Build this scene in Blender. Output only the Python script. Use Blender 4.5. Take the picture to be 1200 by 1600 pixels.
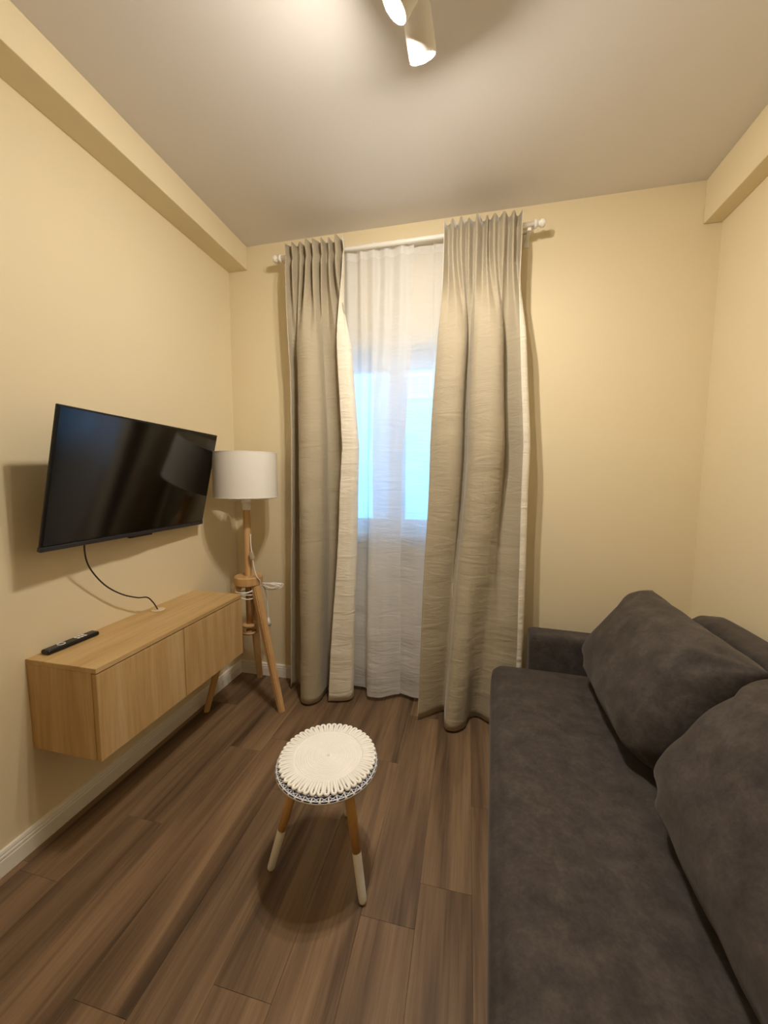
import bpy, bmesh, math, random
from mathutils import Vector, Matrix, noise
random.seed(7)
S = bpy.context.scene
COL = S.collection
for o in list(bpy.data.objects): bpy.data.objects.remove(o)

# ------------------------------------------------------------------ camera
cam_d = bpy.data.cameras.new('camera'); cam = bpy.data.objects.new('camera', cam_d); COL.objects.link(cam)
YAW, PITCH, ROLL, FPX = 0.2213, -0.0918, 0.0049, 584.94
fw = Vector((-math.sin(YAW)*math.cos(PITCH), math.cos(YAW)*math.cos(PITCH), math.sin(PITCH)))
rt = Vector((math.cos(YAW), math.sin(YAW), 0)); up = rt.cross(fw)
r2 = math.cos(ROLL)*rt + math.sin(ROLL)*up; u2 = -math.sin(ROLL)*rt + math.cos(ROLL)*up
m = Matrix((r2, u2, -fw)).transposed().to_4x4(); m.translation = Vector((1.4198, -2.0815, 1.2646))
cam.matrix_world = m
cam_d.sensor_fit = 'HORIZONTAL'; cam_d.sensor_width = 36; cam_d.lens = 36*FPX/1200
cam_d.clip_start = 0.02
S.camera = cam
# ------------------------------------------------------------------ world, exposure
W = bpy.data.worlds.new('world'); S.world = W; W.use_nodes = True
bg = W.node_tree.nodes['Background']
bg.inputs[0].default_value = (0.15, 0.50, 1.0, 1); bg.inputs[1].default_value = 6.0
S.view_settings.view_transform = 'Standard'; S.view_settings.look = 'None'
S.view_settings.gamma = 1; S.view_settings.use_curve_mapping = False
S.view_settings.exposure = 1.55
BULB = 540.0                     # emission of the spotlight bulbs
BULB_COL = (1.0, 0.915, 0.80, 1)

# ------------------------------------------------------------------ material helpers
def lin(h):
    c = [int(h[i:i+2], 16)/255 for i in (0, 2, 4)]
    return tuple(x/12.92 if x <= .04045 else ((x+.055)/1.055)**2.4 for x in c) + (1,)
def mat(name, col='cccccc', rough=.6, spec=.5, metal=0.):
    M = bpy.data.materials.new(name); M.use_nodes = True
    b = M.node_tree.nodes['Principled BSDF']
    b.inputs['Base Color'].default_value = lin(col) if isinstance(col, str) else col
    b.inputs['Roughness'].default_value = rough; b.inputs['Specular IOR Level'].default_value = spec
    b.inputs['Metallic'].default_value = metal
    return M
class NT:
    def __init__(s, M): s.t = M.node_tree; s.n = s.t.nodes; s.b = s.n['Principled BSDF']
    def add(s, ty, **kw):
        x = s.n.new(ty)
        for k, v in kw.items():
            if k in ('ins',):
                for a, b in v.items(): x.inputs[a].default_value = b
            else: setattr(x, k, v)
        return x
    def link(s, a, b): s.t.links.new(a, b)
    def coords(s, scale=(1, 1, 1), kind='Object', rand=False):
        tc = s.add('ShaderNodeTexCoord'); mp = s.add('ShaderNodeMapping'); mp.inputs['Scale'].default_value = scale
        s.link(tc.outputs[kind], mp.inputs['Vector'])
        if rand:
            oi = s.add('ShaderNodeObjectInfo'); mu = s.add('ShaderNodeVectorMath', operation='SCALE')
            mu.inputs[0].default_value = (37.1, 19.7, 53.3); s.link(oi.outputs['Random'], mu.inputs['Scale'])
            s.link(mu.outputs[0], mp.inputs['Location'])
        return mp.outputs[0]
    def noise(s, vec, scale=5, detail=4, rough=.55, dist=0):
        x = s.add('ShaderNodeTexNoise', ins={'Scale': scale, 'Detail': detail, 'Roughness': rough, 'Distortion': dist}); s.link(vec, x.inputs['Vector']); return x.outputs['Fac']
    def ramp(s, fac, stops):
        r = s.add('ShaderNodeValToRGB'); e = r.color_ramp.elements
        while len(e) < len(stops): e.new(.5)
        for q, (p, c) in zip(e, stops): q.position = p; q.color = lin(c) if isinstance(c, str) else c
        s.link(fac, r.inputs[0]); return r.outputs[0]
    def mix(s, a, b, f, blend='MIX'):
        x = s.add('ShaderNodeMix', data_type='RGBA', blend_type=blend)
        for sock, v in ((x.inputs[0], f), (x.inputs[6], a), (x.inputs[7], b)):
            if hasattr(v, 'is_linked'): s.link(v, sock)
            else: sock.default_value = v
        return x.outputs[2]
    def bump(s, h, strength=.2, dist=.01):
        b = s.add('ShaderNodeBump', ins={'Strength': strength, 'Distance': dist}); s.link(h, b.inputs['Height']); s.link(b.outputs[0], s.b.inputs['Normal'])
    def math(s, op, a, b=0.):
        x = s.add('ShaderNodeMath', operation=op)
        for sock, v in zip(x.inputs, (a, b)):
            if hasattr(v, 'is_linked'): s.link(v, sock)
            else: sock.default_value = v
        return x.outputs[0]

def painted(name, col, bump=.08):
    M = mat(name, col, .85, .2); t = NT(M); v = t.coords()
    t.bump(t.noise(v, 260, 3), bump, .002); return M
M_WALL = painted('cream wall paint', 'ebdcb9'); M_CEIL = painted('white ceiling paint', 'e6e1dc'); M_TRIM = mat('white baseboard', 'f1ece2', .45)
M_WHITE = mat('white lacquer', 'f3efe6', .4); M_PVC = mat('white window plastic', 'e8eef2', .35)
M_PLASTIC = mat('white plastic', 'f2efe9', .4)
M_BLACK = mat('black plastic', '0b0b0c', .35); M_GREY = mat('dark grey metal trim', '4b4b4f', .35, .5, .6)
M_CORD = mat('dark cable', '2a2024', .5)

def wood(name, cols, axis, rough=.5, scale=1., knots=True):
    M = mat(name, 'ffffff', rough, .35); t = NT(M)
    sc = [9., 9., 9.]; sc[axis] = .55
    v = t.coords(tuple(x*scale for x in sc), rand=True)
    n1 = t.noise(v, 1.6, 5, .6, .8); n2 = t.noise(v, 9, 4, .6, .2)
    c = t.ramp(n1, [(.25, cols[0]), (.5, cols[1]), (.75, cols[2])])
    g = t.ramp(n2, [(.35, (.82, .80, .76, 1)), (.6, (1, 1, 1, 1))])
    c = t.mix(c, g, .6, 'MULTIPLY')
    t.link(c, t.b.inputs['Base Color']); t.bump(n2, .06, .002); return M
M_OAKV = wood('light oak, vertical grain', ('b9935f', 'cba873', 'd7b98a'), 2)
M_OAKH = wood('light oak, long grain', ('b9945f', 'cbaa75', 'd8bb8c'), 1)
M_LEG = wood('lamp beech wood', ('bd9260', 'cfa672', 'dcb888'), 2)
M_TLEG = wood('orange pine wood', ('cc9d5c', 'd8aa68', 'e0b677'), 2)

def floor_mat():
    M = mat('brown vinyl plank', 'ffffff', .42, .35); t = NT(M)
    v = t.coords((10, .7, 1), rand=True)
    a = t.noise(v, 1.15, 3, .55, .5)
    vb = t.coords((46, 1.6, 1), rand=True); b = t.noise(vb, 1.7, 5, .65, .4)
    vf = t.coords((240, 6, 1), rand=True); f = t.noise(vf, 1.5, 3, .6)
    c = t.ramp(a, [(.30, '4d3c2c'), (.43, '745d47'), (.58, '8a7055'), (.75, '9b8263')])
    c = t.mix(c, t.ramp(b, [(.3, (.62, .58, .54, 1)), (.55, (1, 1, 1, 1))]), .7, 'MULTIPLY')
    c = t.mix(c, t.ramp(f, [(.3, (.78, .76, .74, 1)), (.6, (1.05, 1.05, 1.05, 1))]), .6, 'MULTIPLY')
    oi = t.add('ShaderNodeObjectInfo')
    c = t.mix(c, t.ramp(oi.outputs['Random'], [(0, (.90, .90, .90, 1)), (1, (1.06, 1.05, 1.03, 1))]), 1., 'MULTIPLY')
    t.link(c, t.b.inputs['Base Color'])
    t.link(t.ramp(b, [(.2, (.52,)*3+(1,)), (.8, (.38,)*3+(1,))]), t.b.inputs['Roughness'])
    t.bump(f, .08, .002); return M
M_FLOOR = floor_mat(); M_GAP = mat('dark joint', '4a3524', .8)

def cloth(name, col, sheen=.3, crease=.25):
    M = mat(name, col, .75, .25); t = NT(M); v = t.coords()
    t.b.inputs['Sheen Weight'].default_value = sheen; t.b.inputs['Sheen Roughness'].default_value = .4
    w = t.noise(t.coords((3, 3, 420)), 1.2, 2); w2 = t.noise(t.coords((420, 420, 4)), 1.2, 2)
    cr = t.noise(t.coords((5, 5, 22)), 1.0, 3, .6, 1.2)
    c = t.mix(lin(col), (.86, .84, .80, 1), t.math('MULTIPLY', t.math('ADD', w, w2), .22), 'MULTIPLY')
    t.link(c, t.b.inputs['Base Color'])
    h = t.math('ADD', t.math('MULTIPLY', cr, 1.), t.math('MULTIPLY', t.math('ADD', w, w2), .03))
    t.bump(h, crease, .02); return M
M_CURT = cloth('sand blackout fabric', 'b4a890'); M_LINING = cloth('off-white curtain lining', 'ece4d3', .1, .35)
def sheer_mat(name='white voile', dens=.76):
    M = bpy.data.materials.new(name); M.use_nodes = True; t = NT(M)
    out = t.n['Material Output']; t.n.remove(t.b)
    tr = t.add('ShaderNodeBsdfTransparent'); df = t.add('ShaderNodeBsdfDiffuse'); tl = t.add('ShaderNodeBsdfTranslucent')
    for x in (df, tl): x.inputs['Color'].default_value = (.92, .91, .89, 1)
    cr = t.noise(t.coords((6, 6, 30)), 1.0, 3, .6, 1.2)
    bp = t.add('ShaderNodeBump', ins={'Strength': .35, 'Distance': .02}); t.link(cr, bp.inputs['Height']); t.link(bp.outputs[0], df.inputs['Normal'])
    a = t.add('ShaderNodeMixShader', ins={0: .34}); t.link(df.outputs[0], a.inputs[1]); t.link(tl.outputs[0], a.inputs[2])
    b = t.add('ShaderNodeMixShader', ins={0: dens}); t.link(tr.outputs[0], b.inputs[1]); t.link(a.outputs[0], b.inputs[2])
    t.link(b.outputs[0], out.inputs['Surface']); return M
M_SHEER = sheer_mat(); M_HEM = sheer_mat('doubled white voile', .86)
def glass_mat():
    M = bpy.data.materials.new('window glass'); M.use_nodes = True; t = NT(M); out = t.n['Material Output']; t.n.remove(t.b)
    tr = t.add('ShaderNodeBsdfTransparent', ins={'Color': (.93, .97, .98, 1)}); gl = t.add('ShaderNodeBsdfGlossy', ins={'Roughness': .02})
    fr = t.add('ShaderNodeFresnel', ins={'IOR': 1.45}); b = t.add('ShaderNodeMixShader')
    t.link(fr.outputs[0], b.inputs[0]); t.link(tr.outputs[0], b.inputs[1]); t.link(gl.outputs[0], b.inputs[2]); t.link(b.outputs[0], out.inputs['Surface']); return M
M_GLASS = glass_mat()
def suede():
    M = mat('brown-grey suede', '57504b', .82, .25); t = NT(M)
    v = t.coords(); a = t.noise(v, 16, 6, .68, .25); b = t.noise(v, 110, 4, .65, .3); f = t.noise(v, 500, 2)
    c = t.ramp(a, [(.30, '342f2d'), (.5, '433d3a'), (.70, '524b47')])
    c = t.mix(c, t.ramp(b, [(.3, (.78, .77, .76, 1)), (.65, (1.08, 1.07, 1.05, 1))]), .8, 'MULTIPLY')
    t.link(c, t.b.inputs['Base Color']); t.b.inputs['Sheen Weight'].default_value = .14; t.b.inputs['Sheen Roughness'].default_value = .5
    t.b.inputs['Sheen Tint'].default_value = (.75, .68, .62, 1)
    t.bump(t.math('ADD', b, t.math('MULTIPLY', f, .3)), .18, .003); return M
M_SOFA = suede()
M_SHADE = mat('white lamp shade fabric', 'f1ece2', .8, .1)
M_ROPE = mat('white cotton rope', 'f9f6ef', .9, .1)
t_ = NT(M_ROPE); t_.bump(t_.noise(t_.coords(), 420, 2), .4, .002)
M_SCREEN = mat('glossy black screen', '010102', .10, .5); NT(M_SCREEN).b.inputs['IOR'].default_value = 1.7
def bulb_mat():
    M = bpy.data.materials.new('lit bulb'); M.use_nodes = True; t = NT(M); out = t.n['Material Output']; t.n.remove(t.b)
    e = t.add('ShaderNodeEmission', ins={'Color': BULB_COL, 'Strength': BULB}); t.link(e.outputs[0], out.inputs['Surface']); return M
M_BULB = bulb_mat()
def table_mat():
    M = mat('navy and white printed top', '1d2440', .3, .5); t = NT(M)
    tc = t.add('ShaderNodeTexCoord'); sp = t.add('ShaderNodeSeparateXYZ'); t.link(tc.outputs['Object'], sp.inputs[0])
    an = t.math('ARCTAN2', sp.outputs[1], sp.outputs[0])
    r = t.math('SQRT', t.math('ADD', t.math('MULTIPLY', sp.outputs[0], sp.outputs[0]), t.math('MULTIPLY', sp.outputs[1], sp.outputs[1])))
    k = t.math('MULTIPLY', an, 40/(2*math.pi)); rr = t.math('MULTIPLY', r, 64)
    def lines(x): return t.math('LESS_THAN', t.math('ABSOLUTE', t.math('SUBTRACT', t.math('FRACT', x), .5)), .075)
    a = lines(t.math('ADD', k, rr)); b = lines(t.math('SUBTRACT', k, rr)); c = lines(k); d = lines(t.math('ADD', t.math('MULTIPLY', r, 60), .22))
    f = t.math('MAXIMUM', t.math('MAXIMUM', a, b), t.math('MAXIMUM', c, d))
    t.link(t.mix(lin('202744'), lin('d9d8d6'), f), t.b.inputs['Base Color']); return M
M_TOP = table_mat()

# ------------------------------------------------------------------ mesh helpers
def finish(name, bm, M, parent=None, smooth=False, mtx=None):
    me = bpy.data.meshes.new(name); bm.normal_update(); bm.to_mesh(me); bm.free()
    return link(name, me, M, parent, smooth, mtx)
def link(name, me, M, parent=None, smooth=False, mtx=None):
    o = bpy.data.objects.new(name, me); COL.objects.link(o)
    if M is not None and not me.materials:
        for x in (M if isinstance(M, (list, tuple)) else [M]): me.materials.append(x)
    if smooth: me.shade_smooth()
    if parent is not None: o.parent = parent
    if mtx is not None: o.matrix_basis = mtx
    return o
def tag(o, label=None, cat=None, group=None, kind=None):
    if label: o['label'] = label
    if cat: o['category'] = cat
    if group: o['group'] = group
    if kind: o['kind'] = kind
    return o
def thing(name, loc, label, cat, rz=0, group=None):
    e = bpy.data.objects.new(name, None); COL.objects.link(e); e.location = loc; e.rotation_euler = (0, 0, rz); e.empty_display_size = .05
    return tag(e, label, cat, group)
def bx(bm, x0, x1, y0, y1, z0, z1, bev=0, seg=2):
    g = bmesh.ops.create_cube(bm, size=1)
    vs = g['verts']
    for v in vs: v.co = Vector(((x0+x1)/2 + v.co.x*(x1-x0), (y0+y1)/2 + v.co.y*(y1-y0), (z0+z1)/2 + v.co.z*(z1-z0)))
    if bev:
        es = list({e for v in vs for e in v.link_edges})
        bmesh.ops.bevel(bm, geom=es, offset=bev, segments=seg, profile=.5, affect='EDGES')
def box(name, x0, x1, y0, y1, z0, z1, M, parent=None, bev=0, seg=2, smooth=False):
    bm = bmesh.new(); bx(bm, x0, x1, y0, y1, z0, z1, bev, seg); o = finish(name, bm, M, parent)
    if smooth:
        o.data.shade_smooth()
        wn = o.modifiers.new('wn', 'WEIGHTED_NORMAL')
    return o
def tube(bm, pts, rad, seg=10, cap=True, closed=False):
    pts = [Vector(p) for p in pts]; n = len(pts); rings = []
    rad = rad if isinstance(rad, (list, tuple)) else [rad]*n
    prev = None
    for i, p in enumerate(pts):
        a = pts[(i-1) % n] if (i > 0 or closed) else p; b = pts[(i+1) % n] if (i < n-1 or closed) else p
        d = (b-a).normalized()
        if prev is None: x = d.orthogonal().normalized()
        else:
            x = prev - d*prev.dot(d); x = x.normalized() if x.length > 1e-6 else d.orthogonal().normalized()
        prev = x; y = d.cross(x)
        rings.append([bm.verts.new(p + rad[i]*(math.cos(q)*x + math.sin(q)*y)) for q in [2*math.pi*k/seg for k in range(seg)]])
    m_ = n if closed else n-1
    for i in range(m_):
        A, B = rings[i], rings[(i+1) % n]
        for k in range(seg): bm.faces.new((A[k], A[(k+1) % seg], B[(k+1) % seg], B[k]))
    if cap and not closed: bm.faces.new(rings[0][::-1]); bm.faces.new(rings[-1])
def lathe(bm, prof, seg=40, close=True):
    rings = [[bm.verts.new((r*math.cos(2*math.pi*k/seg), r*math.sin(2*math.pi*k/seg), z)) for k in range(seg)] for r, z in prof]
    for A, B in zip(rings, rings[1:]):
        for k in range(seg): bm.faces.new((A[k], A[(k+1) % seg], B[(k+1) % seg], B[k]))
    if close: bm.faces.new(rings[0][::-1]); bm.faces.new(rings[-1])
def catmull(P, n, closed=False):
    P = [Vector(p) for p in P]; out = []
    segs = len(P)-1
    dense = []
    for i in range(segs):
        p0 = P[max(i-1, 0)]; p1 = P[i]; p2 = P[i+1]; p3 = P[min(i+2, len(P)-1)]
        for k in range(24):
            t = k/24
            dense.append(.5*((2*p1) + (p2-p0)*t + (2*p0-5*p1+4*p2-p3)*t*t + (3*p1-p0-3*p2+p3)*t**3))
    dense.append(P[-1])
    L = [0]
    for a, b in zip(dense, dense[1:]): L.append(L[-1]+(b-a).length)
    j = 0
    for i in range(n):
        s = L[-1]*i/(n-1)
        while j < len(L)-2 and L[j+1] < s: j += 1
        t = (s-L[j])/max(L[j+1]-L[j], 1e-9); out.append(dense[j].lerp(dense[j+1], min(max(t, 0), 1)))
    return out
def sm(a, b, x):
    t = min(max((x-a)/(b-a), 0), 1); return t*t*(3-2*t)

# ------------------------------------------------------------------ room shell
RW, H, YB = 2.5015, 2.6, -3.3         # width, height, rear wall
T = .25
# floor: a dark bed with planks laid on it
fl = box('floor', -T, RW+T, YB-T, T, -.06, -.004, M_GAP); tag(fl, 'floor of brown wood-look planks', None, None, 'structure')
PW, PL = .158, .94
joint = {1: -1.03, 3: -1.469, 5: -1.37, 7: -1.144, 2: -.62, 4: -.80, 6: -.55, 8: -1.02, 0: -.33, 9: -.70, 10: -1.3}
def plank_mesh(x0, x1, y0, y1):
    bm = bmesh.new(); g = .0003
    cx, cy = (x0+x1)/2, (y0+y1)/2
    bx(bm, x0+g-cx, x1-g-cx, y0+g-cy, y1-g-cy, -.004, 0, .0004, 1)
    me = bpy.data.meshes.new('plank'); bm.to_mesh(me); bm.free(); return me, cx, cy
for i in range(-1, 17):
    x0, x1 = max(.039+PW*i, 0), min(.039+PW*(i+1), RW)
    if x1-x0 < .01: continue
    j0 = joint.get(i, -random.random()*PL)
    ys = [YB] + sorted(y for y in [j0+PL*k for k in range(-6, 4)] if YB+.03 < y < -.03) + [0]
    for ya, yb in zip(ys, ys[1:]):
        me, cx, cy = plank_mesh(x0, x1, ya, yb)
        p = link('plank', me, M_FLOOR, fl); p.location = (cx, cy, 0)
tag(box('ceiling', -T, RW+T, YB-T, T, H, H+.1, M_CEIL), 'plain white ceiling', None, None, 'structure')
tag(box('wall_left', -T, 0, YB-T, T, 0, H, M_WALL), 'cream painted wall with the television', None, None, 'structure')
tag(box('wall_right', RW, RW+T, YB-T, T, 0, H, M_WALL), 'cream painted wall behind the sofa', None, None, 'structure')
tag(box('wall_rear', 0, RW, YB-T, YB, 0, H, M_WALL), 'cream painted wall behind the viewer', None, None, 'structure')
WX0, WX1, WZ0, WZ1 = .58, 1.46, .92, 1.985
bm = bmesh.new()
bx(bm, 0, WX0, 0, T, 0, H); bx(bm, WX1, RW, 0, T, 0, H); bx(bm, WX0, WX1, 0, T, WZ1, H); bx(bm, WX0, WX1, .105, T, 0, WZ0)
tag(finish('wall_back', bm, M_WALL), 'cream painted window wall', None, None, 'structure')
tag(box('trim_1', 0, .1249, YB, 0, 2.4689, H, M_WALL, None, .003, 2), 'cream boxed ceiling beam above the television wall', None, None, 'structure')
tag(box('trim_2', RW-.0741, RW, YB, 0, 2.4134, H, M_WALL, None, .003, 2), 'cream boxed ceiling beam above the sofa wall', None, None, 'structure')
def baseboard(name, a, b, nrm, label):
    prof = [(0, 0), (.013, 0), (.013, .050), (.011, .053), (.011, .0555), (.013, .058), (.012, .064), (.0095, .066), (.0095, .069), (.011, .071), (.008, .079), (0, .0805)]
    a, b, nrm = Vector(a), Vector(b), Vector(nrm); bm = bmesh.new()
    R = [[bm.verts.new(p + nrm*d + Vector((0, 0, z))) for d, z in prof] for p in (a, b)]
    n = len(prof)
    for k in range(n): bm.faces.new((R[0][k], R[0][(k+1) % n], R[1][(k+1) % n], R[1][k]))
    bm.faces.new(R[0][::-1]); bm.faces.new(R[1]); bmesh.ops.recalc_face_normals(bm, faces=bm.faces)
    tag(finish(name, bm, M_TRIM), label, None, None, 'structure')
baseboard('baseboard_left', (0, YB, 0), (0, 0, 0), (1, 0, 0), 'white grooved skirting along the television wall')
baseboard('baseboard_right', (RW, YB, 0), (RW, 0, 0), (-1, 0, 0), 'white grooved skirting along the sofa wall')
baseboard('baseboard_back', (0, 0, 0), (WX0, 0, 0), (0, -1, 0), 'white grooved skirting left of the window')
baseboard('baseboard_corner', (WX1, 0, 0), (RW, 0, 0), (0, -1, 0), 'white grooved skirting right of the window')

# ------------------------------------------------------------------ window
def frame(bm, x0, x1, z0, z1, y0, y1, w):
    bx(bm, x0, x0+w, y0, y1, z0, z1, .004); bx(bm, x1-w, x1, y0, y1, z0, z1, .004)
    bx(bm, x0+w, x1-w, y0, y1, z0, z0+w, .004); bx(bm, x0+w, x1-w, y0, y1, z1-w, z1, .004)
win = thing('window_1', ((WX0+WX1)/2, .16, WZ0), 'two-sash white window behind the sheer curtains', None)
win['kind'] = 'structure'
if 'category' in win: del win['category']
def wl(o): o.parent = win; o.matrix_parent_inverse = Matrix.Translation((-(WX0+WX1)/2, -.16, -WZ0)); return o
bm = bmesh.new(); frame(bm, WX0, WX1, WZ0+.001, WZ1, .14, .20, .045); wl(finish('window_frame', bm, M_PVC))
for a, b in ((WX0+.045, 1.0), (1.0, WX1-.045)):
    bm = bmesh.new(); frame(bm, a, b, WZ0+.046, WZ1-.046, .125, .185, .048); s = wl(finish('sash', bm, M_PVC))
    bm = bmesh.new(); bx(bm, a+.046, b-.046, .152, .158, WZ0+.092, WZ1-.092); finish('glass_pane', bm, M_GLASS, s)
    bm = bmesh.new(); bx(bm, (b-.034 if b < 1.1 else a+.014), (b-.014 if b < 1.1 else a+.034), .112, .125, 1.36, 1.45, .003)
    if b < 1.1: finish('handle', bm, M_PVC, s)
    else: bm.free()
wl(box('window_sill', WX0+.002, WX1-.002, .004, .138, WZ0-.001, WZ0+.024, M_PVC, None, .006))
# outside: the house across the courtyard
M_FAC = painted('pale grey render', 'aeb6bd'); M_YARD = mat('grey courtyard paving', '7d8288', .9)
tag(box('courtyard_ground', -9, 11, .3, 12, -.4, -.2, M_YARD), 'grey courtyard paving outside the window', None, None, 'structure')
nb = thing('neighbour_house', (1, 4, -.2), 'pale rendered house front seen through the window', 'building')
def nbp(o): o.parent = nb; o.matrix_parent_inverse = Matrix.Translation((-1, -4, .2)); return o
nbp(box('facade', -5, 7, 4.06, 4.5, -.2, 8.5, M_FAC))
M_PANE = mat('sky-reflecting pane', 'bfe6f5', .08, 1.)
for k in (-2, 0, 2):
    x = .42 + 1.35*k
    bm = bmesh.new(); frame(bm, x, x+.40, 2.53, 2.93, 4.03, 4.10, .06); bx(bm, x+.185, x+.215, 4.03, 4.10, 2.59, 2.87); nbp(finish('house_window_frame', bm, M_PVC))
    for q in (0, 1): nbp(box('pane', x+.06+q*.155, x+.185+q*.155, 4.045, 4.055, 2.59, 2.87, M_PANE))
# radiator in the niche
rad = thing('radiator', (1.02, .04, .1), 'white panel radiator under the window behind the sheer curtains', 'radiator')
box('front_panel', -.38, .38, -.035, -.022, .02, .58, M_WHITE, rad, .005)
box('rear_panel', -.38, .38, .02, .033, .02, .58, M_WHITE, rad, .005)
box('top_grille', -.38, .38, -.036, .034, .575, .592, M_WHITE, rad, .003)
for k in range(-8, 9): box('rib', k*.044-.008, k*.044+.008, -.0385, -.034, .06, .54, M_WHITE, rad, .002, 1)
for s in (-1, 1):
    box('side_cover', s*.384-.006, s*.384+.006, -.036, .034, .03, .59, M_WHITE, rad, .002)
    bm = bmesh.new(); tube(bm, [(s*.33, 0, -.1), (s*.33, 0, .03)], .009); finish('pipe', bm, M_WHITE, rad, True)

# ------------------------------------------------------------------ ceiling spotlight
LX, LY = 1.245, -1.12
sp = thing('ceiling_spotlight', (LX, LY, H), 'white ceiling spotlight bar with lit adjustable heads', 'ceiling light')
box('mounting_bar', -.03, .03, -.34, .16, -.03, 0, M_WHITE, sp, .006)
def head(px, n, out=.010):
    px = Vector(px); n = Vector(n).normalized()              # px: centre of the glowing face, in the lamp's frame
    q = n.to_track_quat('Z', 'Y').to_matrix().to_4x4(); q.translation = px
    bm = bmesh.new()
    lathe(bm, [(.012, -.105), (.030, -.100), (.037, -.085), (.037, -.004), (.035, 0), (.032, 0), (.031, -.02), (.012, -.022)], 36)
    h = finish('spot_head', bm, M_WHITE, sp, False, q); h.data.shade_smooth(); h.modifiers.new('es', 'EDGE_SPLIT').split_angle = .6
    bm = bmesh.new(); lathe(bm, [(.021, -.018), (.0215, out)] + [(.0215*math.cos(a), out+.012*math.sin(a)) for a in (.35, .7, 1.05, 1.4)], 28)
    b = finish('bulb', bm, M_BULB, h, True); tag(b, 'glowing warm bulb')
    c = px - n*.06
    bm = bmesh.new(); tube(bm, [(0, c.y, -.025), (0, c.y, c.z+.075), (c.x*.6, c.y, c.z+.055), c + Vector((0, 0, .035))], .006, 10); finish('stem', bm, M_WHITE, sp, True)
head((.025, .16, -.20), (.15, .50, -.85), -.004)
head((-.03, .035, -.20), (-.60, .05, -.80), .001)
head((.075, -.06, -.20), (.60, -.20, -.77), -.002)

# ------------------------------------------------------------------ curtain rod and curtains
ZR = 2.452
rod = thing('curtain_rod', (1.04, -.075, ZR), 'white double curtain rod above the window', 'curtain rod')
for yy, x0, x1, r in ((-.025, .395, 1.69, .0115), (.03, .42, 1.665, .008)):
    bm = bmesh.new(); tube(bm, [(x0-1.04, yy, 0), (x1-1.04, yy, 0)], r, 16); finish('pole', bm, M_WHITE, rod, True)
for s, x in ((-1, .395), (1, 1.69)):
    bm = bmesh.new()
    lathe(bm, [(.0125, 0), (.019, .002), (.019, .012), (.0125, .014), (.0125, .026), (.017, .029), (.018, .04), (.014, .048), (.006, .05)], 20)
    finish('finial', bm, M_WHITE, rod, True, Matrix.Translation((x-1.04, -.025, 0)) @ Matrix.Rotation(s*math.pi/2, 4, 'Y'))
    bm = bmesh.new(); xb = x-1.04-s*.02; bx(bm, xb-.008, xb+.008, -.025, .074, -.024, -.009, .002); bx(bm, xb-.012, xb+.012, .068, .0745, -.05, .03, .002)
    finish('bracket', bm, M_WHITE, rod)
def gather(x0, x1, n, yc, amp, seed, N, wild=.5):
    rg = random.Random(seed); P = []
    for k in range(2*n+1):
        x = x0+(x1-x0)*(k+(.6*(rg.random()-.5) if 0 < k < 2*n else 0))/(2*n)
        P.append((x, yc + amp*(1 if k % 2 else -1)*(1-wild+2*wild*rg.random()), 0))
    return catmull(P, N)
def curtain(name, top, mid, bot, z_mid, z0, z1, label, cat, M, thick=.003, N=150, rows=70, hem=None, group=None, hem_h=.0, head_h=2.40, merge=1.9, seed=1, crease=.004, ymax=-.1145):
    A = gather(*top, seed, N); B = catmull([(x, y, 0) for x, y in mid], N); C = catmull([(x, y, 0) for x, y in bot], N)
    G = gather(top[0], top[1], top[2], top[3], top[4]*.55, seed+5, N)
    bm = bmesh.new(); grid = []
    zs = [z0 + (z1-z0)*(k/(rows-1)) for k in range(rows)]
    bl, bh = min(p.x for p in B), max(p.x for p in B)
    for z in zs:
        row = []
        kx = min(max((z-z_mid)/(head_h-z_mid), 0), 1)
        wt = sm(merge, head_h, z); wb = 1-min(max((z-z0)/(z_mid-z0), 0), 1)
        pinch = math.exp(-((z-(ZR-.028))/.016)**2)
        for i in range(N):
            if z >= z_mid:
                q = (B[i].x-bl)/(bh-bl); xl = bl+(top[0]-bl)*kx; xr = bh+(top[1]-bh)*kx
                ym = B[i].y + (top[3]-B[i].y)*kx*.45
                p = Vector((xl+q*(xr-xl), ym, 0)).lerp(A[i], wt)
            else: p = B[i].lerp(C[i], wb)
            yc = top[3]
            if z > head_h: p = Vector((p.x, yc + (p.y-yc)*(1-.5*pinch), 0))
            if z > 2.3: p = Vector((p.x, p.y + (min(p.y, ymax)-p.y)*sm(2.3, 2.42, z), 0))
            c = crease*(1-wt)*(noise.noise(Vector((p.x*7+seed, p.y*5, z*26))) + .8*noise.noise(Vector((p.x*9, seed, z*9))))
            lo = (1-wt)*sm(z0, z0+.5, z)
            c += lo*.012*noise.noise(Vector((p.x*9, seed*1.7, z*1.6))); p = p + Vector((lo*.008*noise.noise(Vector((seed*2.3, p.x*4, z*1.9))), 0, 0))
            zz = z
            if z > ZR+.012: zz = z + .010*noise.noise(Vector((p.x*38, seed*3.1, 0)))*(z-ZR)/(z1-ZR)
            row.append(bm.verts.new((p.x, p.y + c, zz)))
        grid.append(row)
    for a, b in zip(grid, grid[1:]):
        for i in range(N-1): bm.faces.new((a[i], a[i+1], b[i+1], b[i]))
    o = finish(name, bm, M, None, True); tag(o, label, cat, group)
    if hem:                                    # doubled cloth at the rod pocket and the bottom hem
        for f in o.data.polygons:
            zc = f.center.z
            if zc < z0+hem or zc > ZR-.055: f.material_index = 1
    if thick:
        s = o.modifiers.new('thickness', 'SOLIDIFY'); s.thickness = thick; s.offset = -1
        if isinstance(M, (list, tuple)): s.material_offset = 1; s.material_offset_rim = 1
    return o
ZT = ZR+.038
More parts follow.
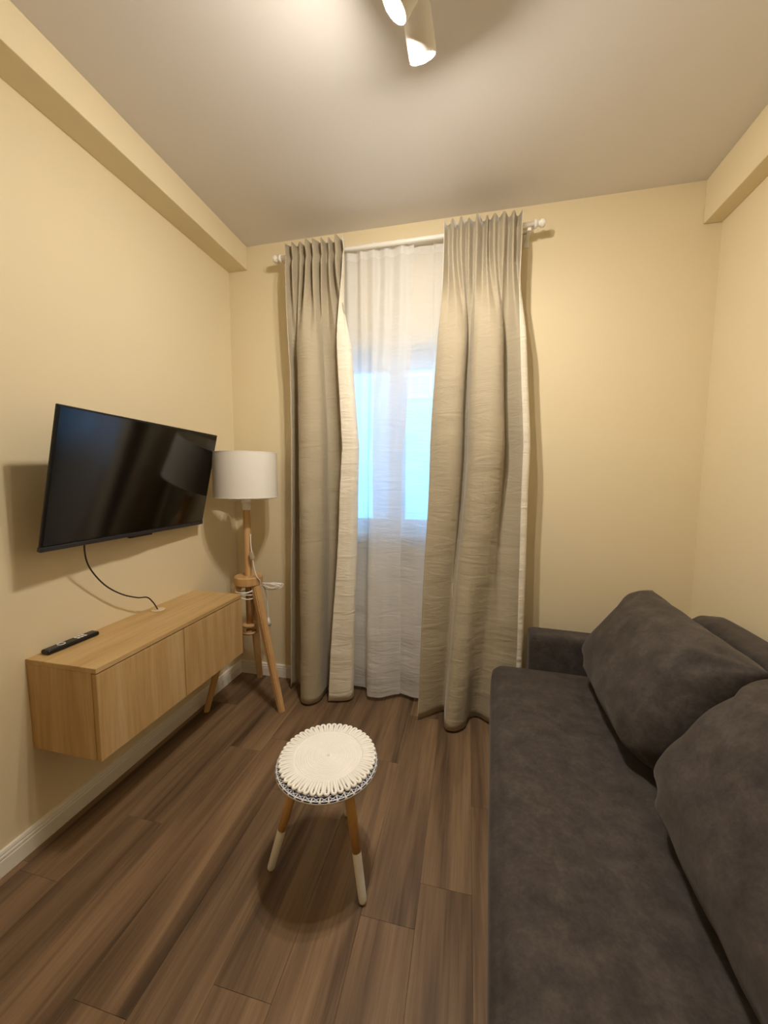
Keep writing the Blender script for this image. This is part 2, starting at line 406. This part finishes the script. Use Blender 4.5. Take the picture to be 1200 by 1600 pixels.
curtain('drape', (.444, .768, 8, -.136, .026),
        [(.459, -.15), (.466, -.10), (.486, -.085), (.505, -.11), (.512, -.175), (.55, -.218), (.605, -.222), (.652, -.185), (.664, -.125), (.66, -.095), (.69, -.085), (.74, -.10), (.79, -.10), (.838, -.118), (.836, -.165), (.80, -.178), (.768, -.176)],
        [(.417, -.125), (.435, -.085), (.485, -.09), (.505, -.18), (.540, -.245), (.590, -.253), (.632, -.205), (.640, -.10), (.68, -.085), (.755, -.09), (.800, -.115), (.792, -.162), (.74, -.185), (.68, -.198)],
        1.42, .014, ZT, 'long sand-coloured drape beside the floor lamp', 'curtain', [M_CURT, M_LINING], group='sand drapes on the rod', seed=3)
curtain('drape', (1.276, 1.630, 9, -.136, .026),
        [(1.226, -.17), (1.27, -.205), (1.33, -.215), (1.375, -.19), (1.390, -.13), (1.384, -.09), (1.397, -.078), (1.411, -.10), (1.416, -.17), (1.45, -.225), (1.51, -.245), (1.565, -.225), (1.586, -.17), (1.583, -.12), (1.60, -.105), (1.63, -.13), (1.66, -.158), (1.694, -.170), (1.690, -.192), (1.664, -.2)],
        [(1.192, -.24), (1.25, -.195), (1.318, -.140), (1.324, -.21), (1.336, -.288), (1.381, -.299), (1.430, -.256), (1.450, -.180), (1.495, -.150), (1.555, -.190), (1.60, -.200), (1.64, -.180), (1.682, -.176), (1.697, -.190), (1.687, -.205), (1.672, -.207)],
        1.41, .014, ZT, 'long sand-coloured drape next to the sofa', 'curtain', [M_CURT, M_LINING], group='sand drapes on the rod', seed=11)
curtain('sheer_curtain', (.70, 1.12, 6, -.080, .010),
        [(.70, -.05), (.80, -.05), (.862, -.045), (.874, -.062), (.888, -.088), (.94, -.092), (1.0, -.08), (1.062, -.068)],
        [(.70, -.05), (.80, -.045), (.852, -.045), (.870, -.07), (.888, -.128), (.93, -.135), (.967, -.126), (1.018, -.088), (1.064, -.062)],
        1.4, .028, ZR+.022, 'white voile sheer panel with the overlapping stitched edge, beside the sand drape near the lamp', 'curtain', [M_SHEER, M_HEM], 0, hem=.075, crease=.006, group='white sheers behind the drapes', seed=21, head_h=2.40, merge=1.2, ymax=-.068)
curtain('sheer_curtain', (.90, 1.50, 7, -.060, .004),
        [(.893, -.04), (1.0, -.045), (1.15, -.06), (1.25, -.05), (1.35, -.045), (1.48, -.05)],
        [(.90, -.045), (1.02, -.045), (1.10, -.07), (1.16, -.082), (1.25, -.06), (1.35, -.05), (1.46, -.06)],
        1.4, .028, ZR+.022, 'white voile sheer panel hanging half behind the sand drape next to the sofa', 'curtain', [M_SHEER, M_HEM], 0, hem=.075, crease=.006, group='white sheers behind the drapes', seed=27, head_h=2.40, merge=1.2, ymax=-.0545)

# ------------------------------------------------------------------ television
tv = thing('television', (0, 0, 0), 'black flat-screen television tilted down on the cream wall', 'television')
yaw, tilt, ro, w = .066, .223, -.008, .81; h = w/1.74
n = Vector((math.cos(tilt)*math.cos(yaw), math.cos(tilt)*math.sin(yaw), -math.sin(tilt)))
a = Vector((-math.sin(yaw), math.cos(yaw), 0)); b = n.cross(a)
if b.z < 0: b = -b
a, b = math.cos(ro)*a + math.sin(ro)*b, math.cos(ro)*b - math.sin(ro)*a
tm = Matrix((a, -n, b)).transposed().to_4x4(); tm.translation = Vector((.133, -.778, 1.2505))
tv.matrix_world = tm                       # local: X to the right, -Y out of the screen, Z up
box('bezel', -w/2, w/2, .0, .010, -h/2, h/2, M_BLACK, tv, .003)
box('screen', -w/2+.006, w/2-.006, -.0012, .004, -h/2+.016, h/2-.006, M_SCREEN, tv, .0005, 1)
box('lower_strip', -w/2, w/2, -.003, .012, -h/2-.004, -h/2+.012, M_GREY, tv, .002)
box('sensor_block', -.06, .06, -.002, .014, -h/2-.011, -h/2-.003, M_BLACK, tv, .002)
box('rear_housing', -.30, .30, .010, .050, -h/2+.02, .06, M_BLACK, tv, .012)
br = box('wall_bracket', -.10, .10, .049, .062, -.10, .10, M_BLACK, tv, .002)
inv = tm.inverted()
bm = bmesh.new()
tube(bm, [inv @ Vector((.004, -.82, 1.27)), inv @ Vector((.13, -.80, 1.27))], .014, 8)
finish('mount_arm', bm, M_BLACK, tv, True)
bm = bmesh.new(); bx(bm, .0005, .008, -.90, -.74, 1.18, 1.36, .002); bm.transform(inv); finish('wall_plate', bm, M_BLACK, tv)
bm = bmesh.new()
tube(bm, catmull([(.10, -1.03, 1.06), (.085, -1.028, 1.005), (.06, -.995, .93), (.045, -.93, .845), (.045, -.86, .785), (.05, -.79, .748), (.055, -.745, .735), (.056, -.715, .70), (.056, -.695, .6642)], 60), .0028, 8)
tag(finish('power_cable', bm, M_CORD, None, True), 'thin dark cable hanging from the television to the cabinet top', 'cable')

# ------------------------------------------------------------------ wall cabinet
cb = thing('wall_cabinet', (0, -.79, .345), 'light oak wall-hung cabinet under the television', 'cabinet')
D, hl, ch = .288, .389, .315
box('top_panel', .0005, D+.002, -hl-.002, hl+.002, ch-.017, ch, M_OAKH, cb, .0012, 1)
box('bottom_panel', .0005, D-.020, -hl+.0162, hl-.0162, 0, .016, M_OAKH, cb, .001, 1)
box('back_panel', .0005, .008, -hl+.0162, hl-.0162, .0165, ch-.0175, M_OAKH, cb)
for s in (-1, 1): box('side_panel', .0005, D-.020, s*(hl-.008)-.008, s*(hl-.008)+.008, 0, ch-.0175, M_OAKV, cb, .001, 1)
for y0, y1 in ((-hl, -.0165), (-.0135, hl)): box('door', D-.0185, D, y0, y1, .001, ch-.021, M_OAKV, cb, .0012, 1)
bm = bmesh.new(); lathe(bm, [(.0, .0), (.028, 0), (.029, .001), (.027, .003), (.0, .003)], 28, False)
finish('cable_grommet', bm, mat('pale grommet', 'd9c7a6', .5), cb, True, Matrix.Translation((.056, .098, ch)))
# remote control on the cabinet
rc = thing('remote_control', (.037, -1.058, .6603), 'black remote control with white buttons lying on the oak cabinet', 'remote control', math.radians(-2))
box('body', -.019, .019, -.088, .088, 0, .016, M_BLACK, rc, .006, 3)
M_BTN = mat('white buttons', 'f2f0ea', .5); M_BTG = mat('grey buttons', '6b6a6a', .5)
bm = bmesh.new(); tube(bm, [(.011*math.cos(q), -.035+.011*math.sin(q), .0165) for q in [k*math.pi/10 for k in range(20)]], .0016, 6, closed=True); finish('navigation_ring', bm, M_BTN, rc, True)
for k in range(3):
    for q in range(2): box('button', -.012+q*.015, -.002+q*.015, .014+k*.012, .023+k*.012, .0155, .0172, M_BTN, rc, .001, 1)
for k in range(4):
    for q in range(3): box('button', -.013+q*.0095, -.007+q*.0095, -.078+k*.0075, -.0735+k*.0075, .0155, .0167, M_BTG, rc, .0008, 1)
bm = bmesh.new(); tube(bm, [(0, .07, .0155), (0, .07, .0168)], .004, 12); finish('power_button', bm, M_BTG, rc, True)

# ------------------------------------------------------------------ floor lamp
lx, ly = .240, -.259
lp = thing('floor_lamp', (lx, ly, 0), 'wooden tripod floor lamp with white drum shade in the corner', 'floor lamp')
bm = bmesh.new(); lathe(bm, [(.1655, 1.155), (.1655, 1.393), (.1640, 1.393), (.1640, 1.155), (.1655, 1.155)], 72, False); sh = finish('lamp_shade', bm, M_SHADE, lp, True)
sh.modifiers.new('es', 'EDGE_SPLIT')
for z in (1.1555, 1.3925):
    bm = bmesh.new(); tube(bm, [(.1648*math.cos(q), .1648*math.sin(q), z) for q in [k*math.pi/36 for k in range(72)]], .002, 6, closed=True); finish('shade_ring', bm, M_SHADE, sh, True)
for k in range(3):
    q = .5+k*2.094
    bm = bmesh.new(); tube(bm, [(.02*math.cos(q), .02*math.sin(q), 1.145), (.10*math.cos(q), .10*math.sin(q), 1.14), (.1640*math.cos(q), .1640*math.sin(q), 1.156)], .002, 6); finish('shade_spoke', bm, M_PLASTIC, sh, True)
bm = bmesh.new(); lathe(bm, [(.019, 1.085), (.021, 1.09), (.021, 1.125), (.026, 1.128), (.026, 1.134), (.02, 1.14), (.02, 1.18)], 24); finish('socket', bm, M_PLASTIC, lp, True)
bm = bmesh.new(); lathe(bm, [(.014, 1.18), (.016, 1.2), (.029, 1.235), (.030, 1.255), (.022, 1.28), (.004, 1.288)], 24); finish('bulb', bm, M_PLASTIC, lp, True)
bm = bmesh.new(); lathe(bm, [(.018, .44), (.018, .60), (.0195, .69), (.0195, .73), (.0195, 1.06), (.018, 1.088)], 24); finish('pole', bm, M_LEG, lp, True)
bm = bmesh.new(); lathe(bm, [(.070, .672), (.0745, .677), (.0745, .716), (.070, .721)], 48); d_ = finish('hub_disc', bm, M_LEG, lp, True); d_.modifiers.new('es', 'EDGE_SPLIT')
for z0, z1 in ((.432, .447), (.392, .403)):
    bm = bmesh.new(); lathe(bm, [(.036, z0), (.040, z0+.003), (.040, z1-.003), (.036, z1)] if z0 > .41 else [(.026, z0), (.040, z0), (.040, z1), (.026, z1), (.026, z0)], 32, z0 > .41); finish('lower_ring', bm, M_LEG, lp, True)
for k in range(3):
    q = k*2.094+.3
    bm = bmesh.new(); tube(bm, [(.034*math.cos(q), .034*math.sin(q), .398), (.034*math.cos(q), .034*math.sin(q), .436)], .004, 8); finish('ring_peg', bm, M_LEG, lp, True)
for fx, fy in ((.462, -.328), (.066, -.418), (.158, -.036)):
    f = Vector((fx-lx, fy-ly, 0)); d0 = Vector((f.x, f.y, 0)).normalized()
    top = d0*.052 + Vector((0, 0, .676)); ax = (f-top).normalized(); side = d0.cross(Vector((0, 0, 1))).normalized(); o2 = side.cross(ax).normalized()
    bm = bmesh.new(); R = []
    for p, wd in ((top, .021), (top.lerp(f, .5), .0195), (f, .0165)):
        R.append([bm.verts.new(p + side*sx*wd + o2*sy*wd*.85) for sx, sy in ((-1, -1), (1, -1), (1, 1), (-1, 1))])
    for A_, B_ in zip(R, R[1:]):
        for k in range(4): bm.faces.new((A_[k], A_[(k+1) % 4], B_[(k+1) % 4], B_[k]))
    for v in R[-1]: v.co.z = .001
    for v in R[0]: v.co.z = .676
    bm.faces.new(R[0][::-1]); bm.faces.new(R[-1]); bmesh.ops.recalc_face_normals(bm, faces=bm.faces)
    bmesh.ops.bevel(bm, geom=[e for e in bm.edges if abs((e.verts[0].co-e.verts[1].co).normalized().dot(ax)) > .9], offset=.005, segments=2, affect='EDGES')
    finish('leg', bm, M_LEG, lp)
L0 = Vector((lx, ly, 0))
def lcord(name, pts, r=.0028, n=40):
    bm = bmesh.new(); tube(bm, catmull([Vector(p)-L0 for p in pts], n), r, 6); return finish(name, bm, M_PLASTIC, lp, True)
lcord('cord', [(.262, -.262, .952), (.270, -.275, .90), (.284, -.285, .835), (.298, -.292, .77), (.312, -.290, .724), (.320, -.275, .70), (.312, -.26, .66)])
sw = Vector((.281, -.284, .838))-L0
bm = bmesh.new(); bx(bm, -.010, .010, -.009, .009, -.022, .022, .004); finish('switch', bm, mat('grey cord switch', 'b5aa98', .5), lp, False, Matrix.Translation(sw) @ Matrix.Rotation(-.22, 4, 'Y'))
rg = random.Random(4)
for k in range(5):                              # turns wound round the pole and legs
    cz = .650-.012*k; P = []
    for j in range(15):
        q = 2*math.pi*j/14; P.append((lx-.012+.060*math.cos(q)+.004*rg.random(), ly-.005+.066*math.sin(q), cz+.012*math.sin(q+k)+.005*rg.random()))
    lcord('cord_turn', P, .0028, 50)
for k in range(4):                              # loops sticking out to the side
    P = []
    for j in range(13):
        q = 2*math.pi*j/12; P.append((.362+(.062-.004*k)*math.cos(q)+.008*rg.random(), -.225-.01*k+.006*math.cos(2*q), .656+.004*k-.021*(1-.18*k)*math.sin(q+.3*k-.4)+.006*rg.random()))
    lcord('cord_loop', P, .0028, 50)
lcord('cord_end', [(.315, -.232, .662), (.328, -.225, .60), (.334, -.225, .53), (.336, -.225, .47)])
bm = bmesh.new(); tube(bm, [Vector((.336, -.225, .475))-L0, Vector((.337, -.225, .455))-L0, Vector((.339, -.225, .430))-L0], [.005, .010, .013], 10)
tube(bm, [Vector((.333, -.225, .430))-L0, Vector((.333, -.225, .412))-L0], .0025, 6); tube(bm, [Vector((.345, -.225, .430))-L0, Vector((.345, -.225, .412))-L0], .0025, 6)
finish('plug', bm, M_PLASTIC, lp, True)

# ------------------------------------------------------------------ small round table and rope mat
TC = Vector((1.008, -1.045, 0)); TZ = .380; TR = .158
tb = thing('side_table', TC, 'small round table with three white-tipped wooden legs', 'table')
bm = bmesh.new(); lathe(bm, [(0, -.009), (TR-.004, -.009), (TR-.001, -.007), (TR, -.002), (TR-.002, 0), (0, 0)], 72, False)
tt = finish('tabletop', bm, M_TOP, tb, True, Matrix.Translation((0, 0, TZ))); tt.modifiers.new('es', 'EDGE_SPLIT')
bm = bmesh.new(); lathe(bm, [(TR-.004, -.0092), (TR+.0004, -.0075), (TR+.0008, -.0040), (TR-.0006, -.0030)], 72, False); finish('rim', bm, mat('pale tabletop edge', 'cfc6b8', .4), tb, True, Matrix.Translation((0, 0, TZ)))
for fx, fy, tx, ty in ((.829, -1.088, -.075, -.045), (1.143, -1.114, .080, -.045), (1.006, -.848, .0, .095)):
    f = Vector((fx, fy, .012))-TC; tp = Vector((tx, ty, TZ-.009)); j = f.lerp(tp, .40); d = (f-tp).normalized()
    bm = bmesh.new(); tube(bm, [tp, j], [.0155, .0135], 18); lg = finish('leg', bm, M_TLEG, tb, True)
    bm = bmesh.new(); tube(bm, [j-d*.001, j+d*.001, f-d*.004, f+d*.004, f+d*.0105], [.0128, .0138, .0122, .0115, .006], 18); finish('painted_tip', bm, M_WHITE, lg, True)
rm = thing('rope_mat', TC+Vector((-.002, .010, TZ+.0003)), 'round white cotton rope mat with looped border on the small table', 'placemat')
pts = []; turns = 16; r0 = .107
for k in range((turns+1)*40+1):
    t = k/40; r = min(.004 + (r0-.004)*t/turns, r0); pts.append((r*math.cos(2*math.pi*t), r*math.sin(2*math.pi*t), .0048))
bm = bmesh.new(); tube(bm, pts, .0044, 7); bx(bm, -.002, .002, -.002, .002, .002, .006); finish('coiled_centre', bm, M_ROPE, rm, True)
loop = [(.108, -.0036), (.124, -.0044), (.140, -.0057), (.1475, -.0042), (.150, 0), (.1475, .0042), (.140, .0057), (.124, .0044), (.108, .0036)]
bm = bmesh.new(); tube(bm, catmull([(x, y, .0050+.002*math.sin((x-.1)*60)) for x, y in loop], 22), .0043, 8); lme = bpy.data.meshes.new('loop'); bm.to_mesh(lme); bm.free()
NL = 46
for k in range(NL):
    o = link('loop', lme, M_ROPE, rm, True); o.rotation_euler = (0, 0, 2*math.pi*(k+.12*random.random())/NL)

# ------------------------------------------------------------------ sofa
ang = math.atan2(-.0565, 1)                    # the sofa stands slightly skewed to the wall
so = thing('sofa', (1.562, -.17, 0), 'brown-grey suede sofa along the right wall', 'sofa', ang)
# local: +X from the front edge to the wall, -Y along the sofa towards the viewer
def soft(name, x0, x1, y0, y1, z0, z1, r, parent, puff=0, sub=26, M=M_SOFA, seed=0):
    bm = bmesh.new(); g = bmesh.ops.create_cube(bm, size=2); bmesh.ops.subdivide_edges(bm, edges=bm.edges, cuts=sub, use_grid_fill=True)
    hx, hy, hz = (x1-x0)/2, (y1-y0)/2, (z1-z0)/2; c = Vector(((x0+x1)/2, (y0+y1)/2, (z0+z1)/2))
    for v in bm.verts:
        u = v.co.copy()
        def warp(t, hh):                        # crowd the rows near the edges so the rounding stays smooth
            k = .55; return (t*(1-k) + k*math.sin(t*math.pi/2))*hh
        p = Vector((warp(u.x, hx), warp(u.y, hy), warp(u.z, hz)))
        q = Vector((max(min(p.x, hx-r), r-hx), max(min(p.y, hy-r), r-hy), max(min(p.z, hz-r), r-hz)))
        d = p-q
        if d.length > 1e-9:
            mx = max(abs(d.x), abs(d.y), abs(d.z)); p = q + d.normalized()*mx
        if puff:
            fx, fy = 1-abs(u.x)**3, 1-abs(u.y)**6
            if u.z > .99: p.z += puff*fx*fy
            if u.x < -.99: p.x -= puff*.8*(1-abs(u.z)**2)*fy
        w_ = noise.noise(Vector((p.x*3+seed, p.y*3, p.z*3)))*.004
        v.co = c + p + p.normalized()*w_
    return finish(name, bm, M, parent, True)
LEN = 2.02
soft('seat', .0, .82, -LEN, -.068, .20, .366, .045, so, .016)
soft('base', .015, .90, -LEN, -.066, .05, .197, .02, so, 0, 10)
soft('arm', .165, .93, -.064, .055, .05, .522, .022, so, 0, 14, seed=3)
soft('arm', .03, .93, -LEN-.12, -LEN-.003, .05, .522, .022, so, 0, 14, seed=4)
soft('backrest', .775, .93, -LEN+.002, -.07, .10, .70, .05, so, .012, 22, seed=6)
M_FOOT = mat('black sofa foot', '141211', .5)
for x, y in ((.08, -.14), (.84, -.14), (.08, -LEN+.08), (.84, -LEN+.08)):
    bm = bmesh.new(); lathe(bm, [(.02, .0), (.022, .002), (.026, .052)], 16); finish('foot', bm, M_FOOT, so, True, Matrix.Translation((x, y, 0)))
def cushion(s0, s1, label, seed, lean=.40, wide=.445, depth=.148, e0=.450, z0=.382):
    yc = -(s0+s1)/2; hw = (s1-s0)/2; hh = wide/2; n_ = 44
    bm = bmesh.new(); G = {}
    rot = Matrix.Rotation(lean, 3, 'Y')
    for side in (1, -1):
        for i in range(n_+1):
            for j in range(n_+1):
                u, v = -1+2*i/n_, -1+2*j/n_
                u, v = math.sin(u*math.pi/2), math.sin(v*math.pi/2)
                edge = i in (0, n_) or j in (0, n_)
                if edge and side == -1: G[side, i, j] = G[1, i, j]; continue
                # outline: gently bowed sides, pointed corners
                rd = 1 if v < 0 else -.12; px = u*hw*(1-.17*rd*abs(v)**4); pz = v*hh*(1-.15*rd*abs(u)**4)
                th = depth*((1-u**6)**.5)*((1-abs(v)**4)**.5)*(1+.12*(-v))
                th *= 1 - .10*noise.noise(Vector((u*2+seed, v*2, side)))
                # creases that run in from the corners
                cr = 0
                for cx, cz in ((-1, 1), (1, 1), (1, -1), (-1, -1)):
                    du, dv = u-cx, v-cz; rr = math.hypot(du, dv); aa = math.atan2(dv, du)
                    cr += .010*math.sin(aa*9+seed)*math.exp(-((rr-.30)/.22)**2)
                x = -side*(th + (cr if not edge else 0))
                pz += .006*noise.noise(Vector((u*4, seed, v*4)))
                p = rot @ Vector((x, 0, pz+hh))
                G[side, i, j] = bm.verts.new((e0 + p.x, yc + px, z0 + p.z))
    for side in (1, -1):
        for i in range(n_):
            for j in range(n_):
                q = [G[side, i, j], G[side, i+1, j], G[side, i+1, j+1], G[side, i, j+1]]
                bm.faces.new(q if side == 1 else q[::-1])
    bmesh.ops.recalc_face_normals(bm, faces=bm.faces)
    o = finish('back_cushion', bm, M_SOFA, None, True); tag(o, label, 'cushion', 'loose back cushions on the sofa')
    o.location = (1.562, -.17, 0); o.rotation_euler = (0, 0, ang)
    # piping round the seam
    ring = [(i, 0) for i in range(n_)] + [(n_, j) for j in range(n_)] + [(n_-i, n_) for i in range(n_)] + [(0, n_-j) for j in range(n_)]
    return o
cushion(.085, .79, 'plump brown-grey back cushion at the window end of the sofa', 2, .46)
cushion(.80, 1.52, 'plump brown-grey back cushion nearest the viewer on the sofa', 9, .52)
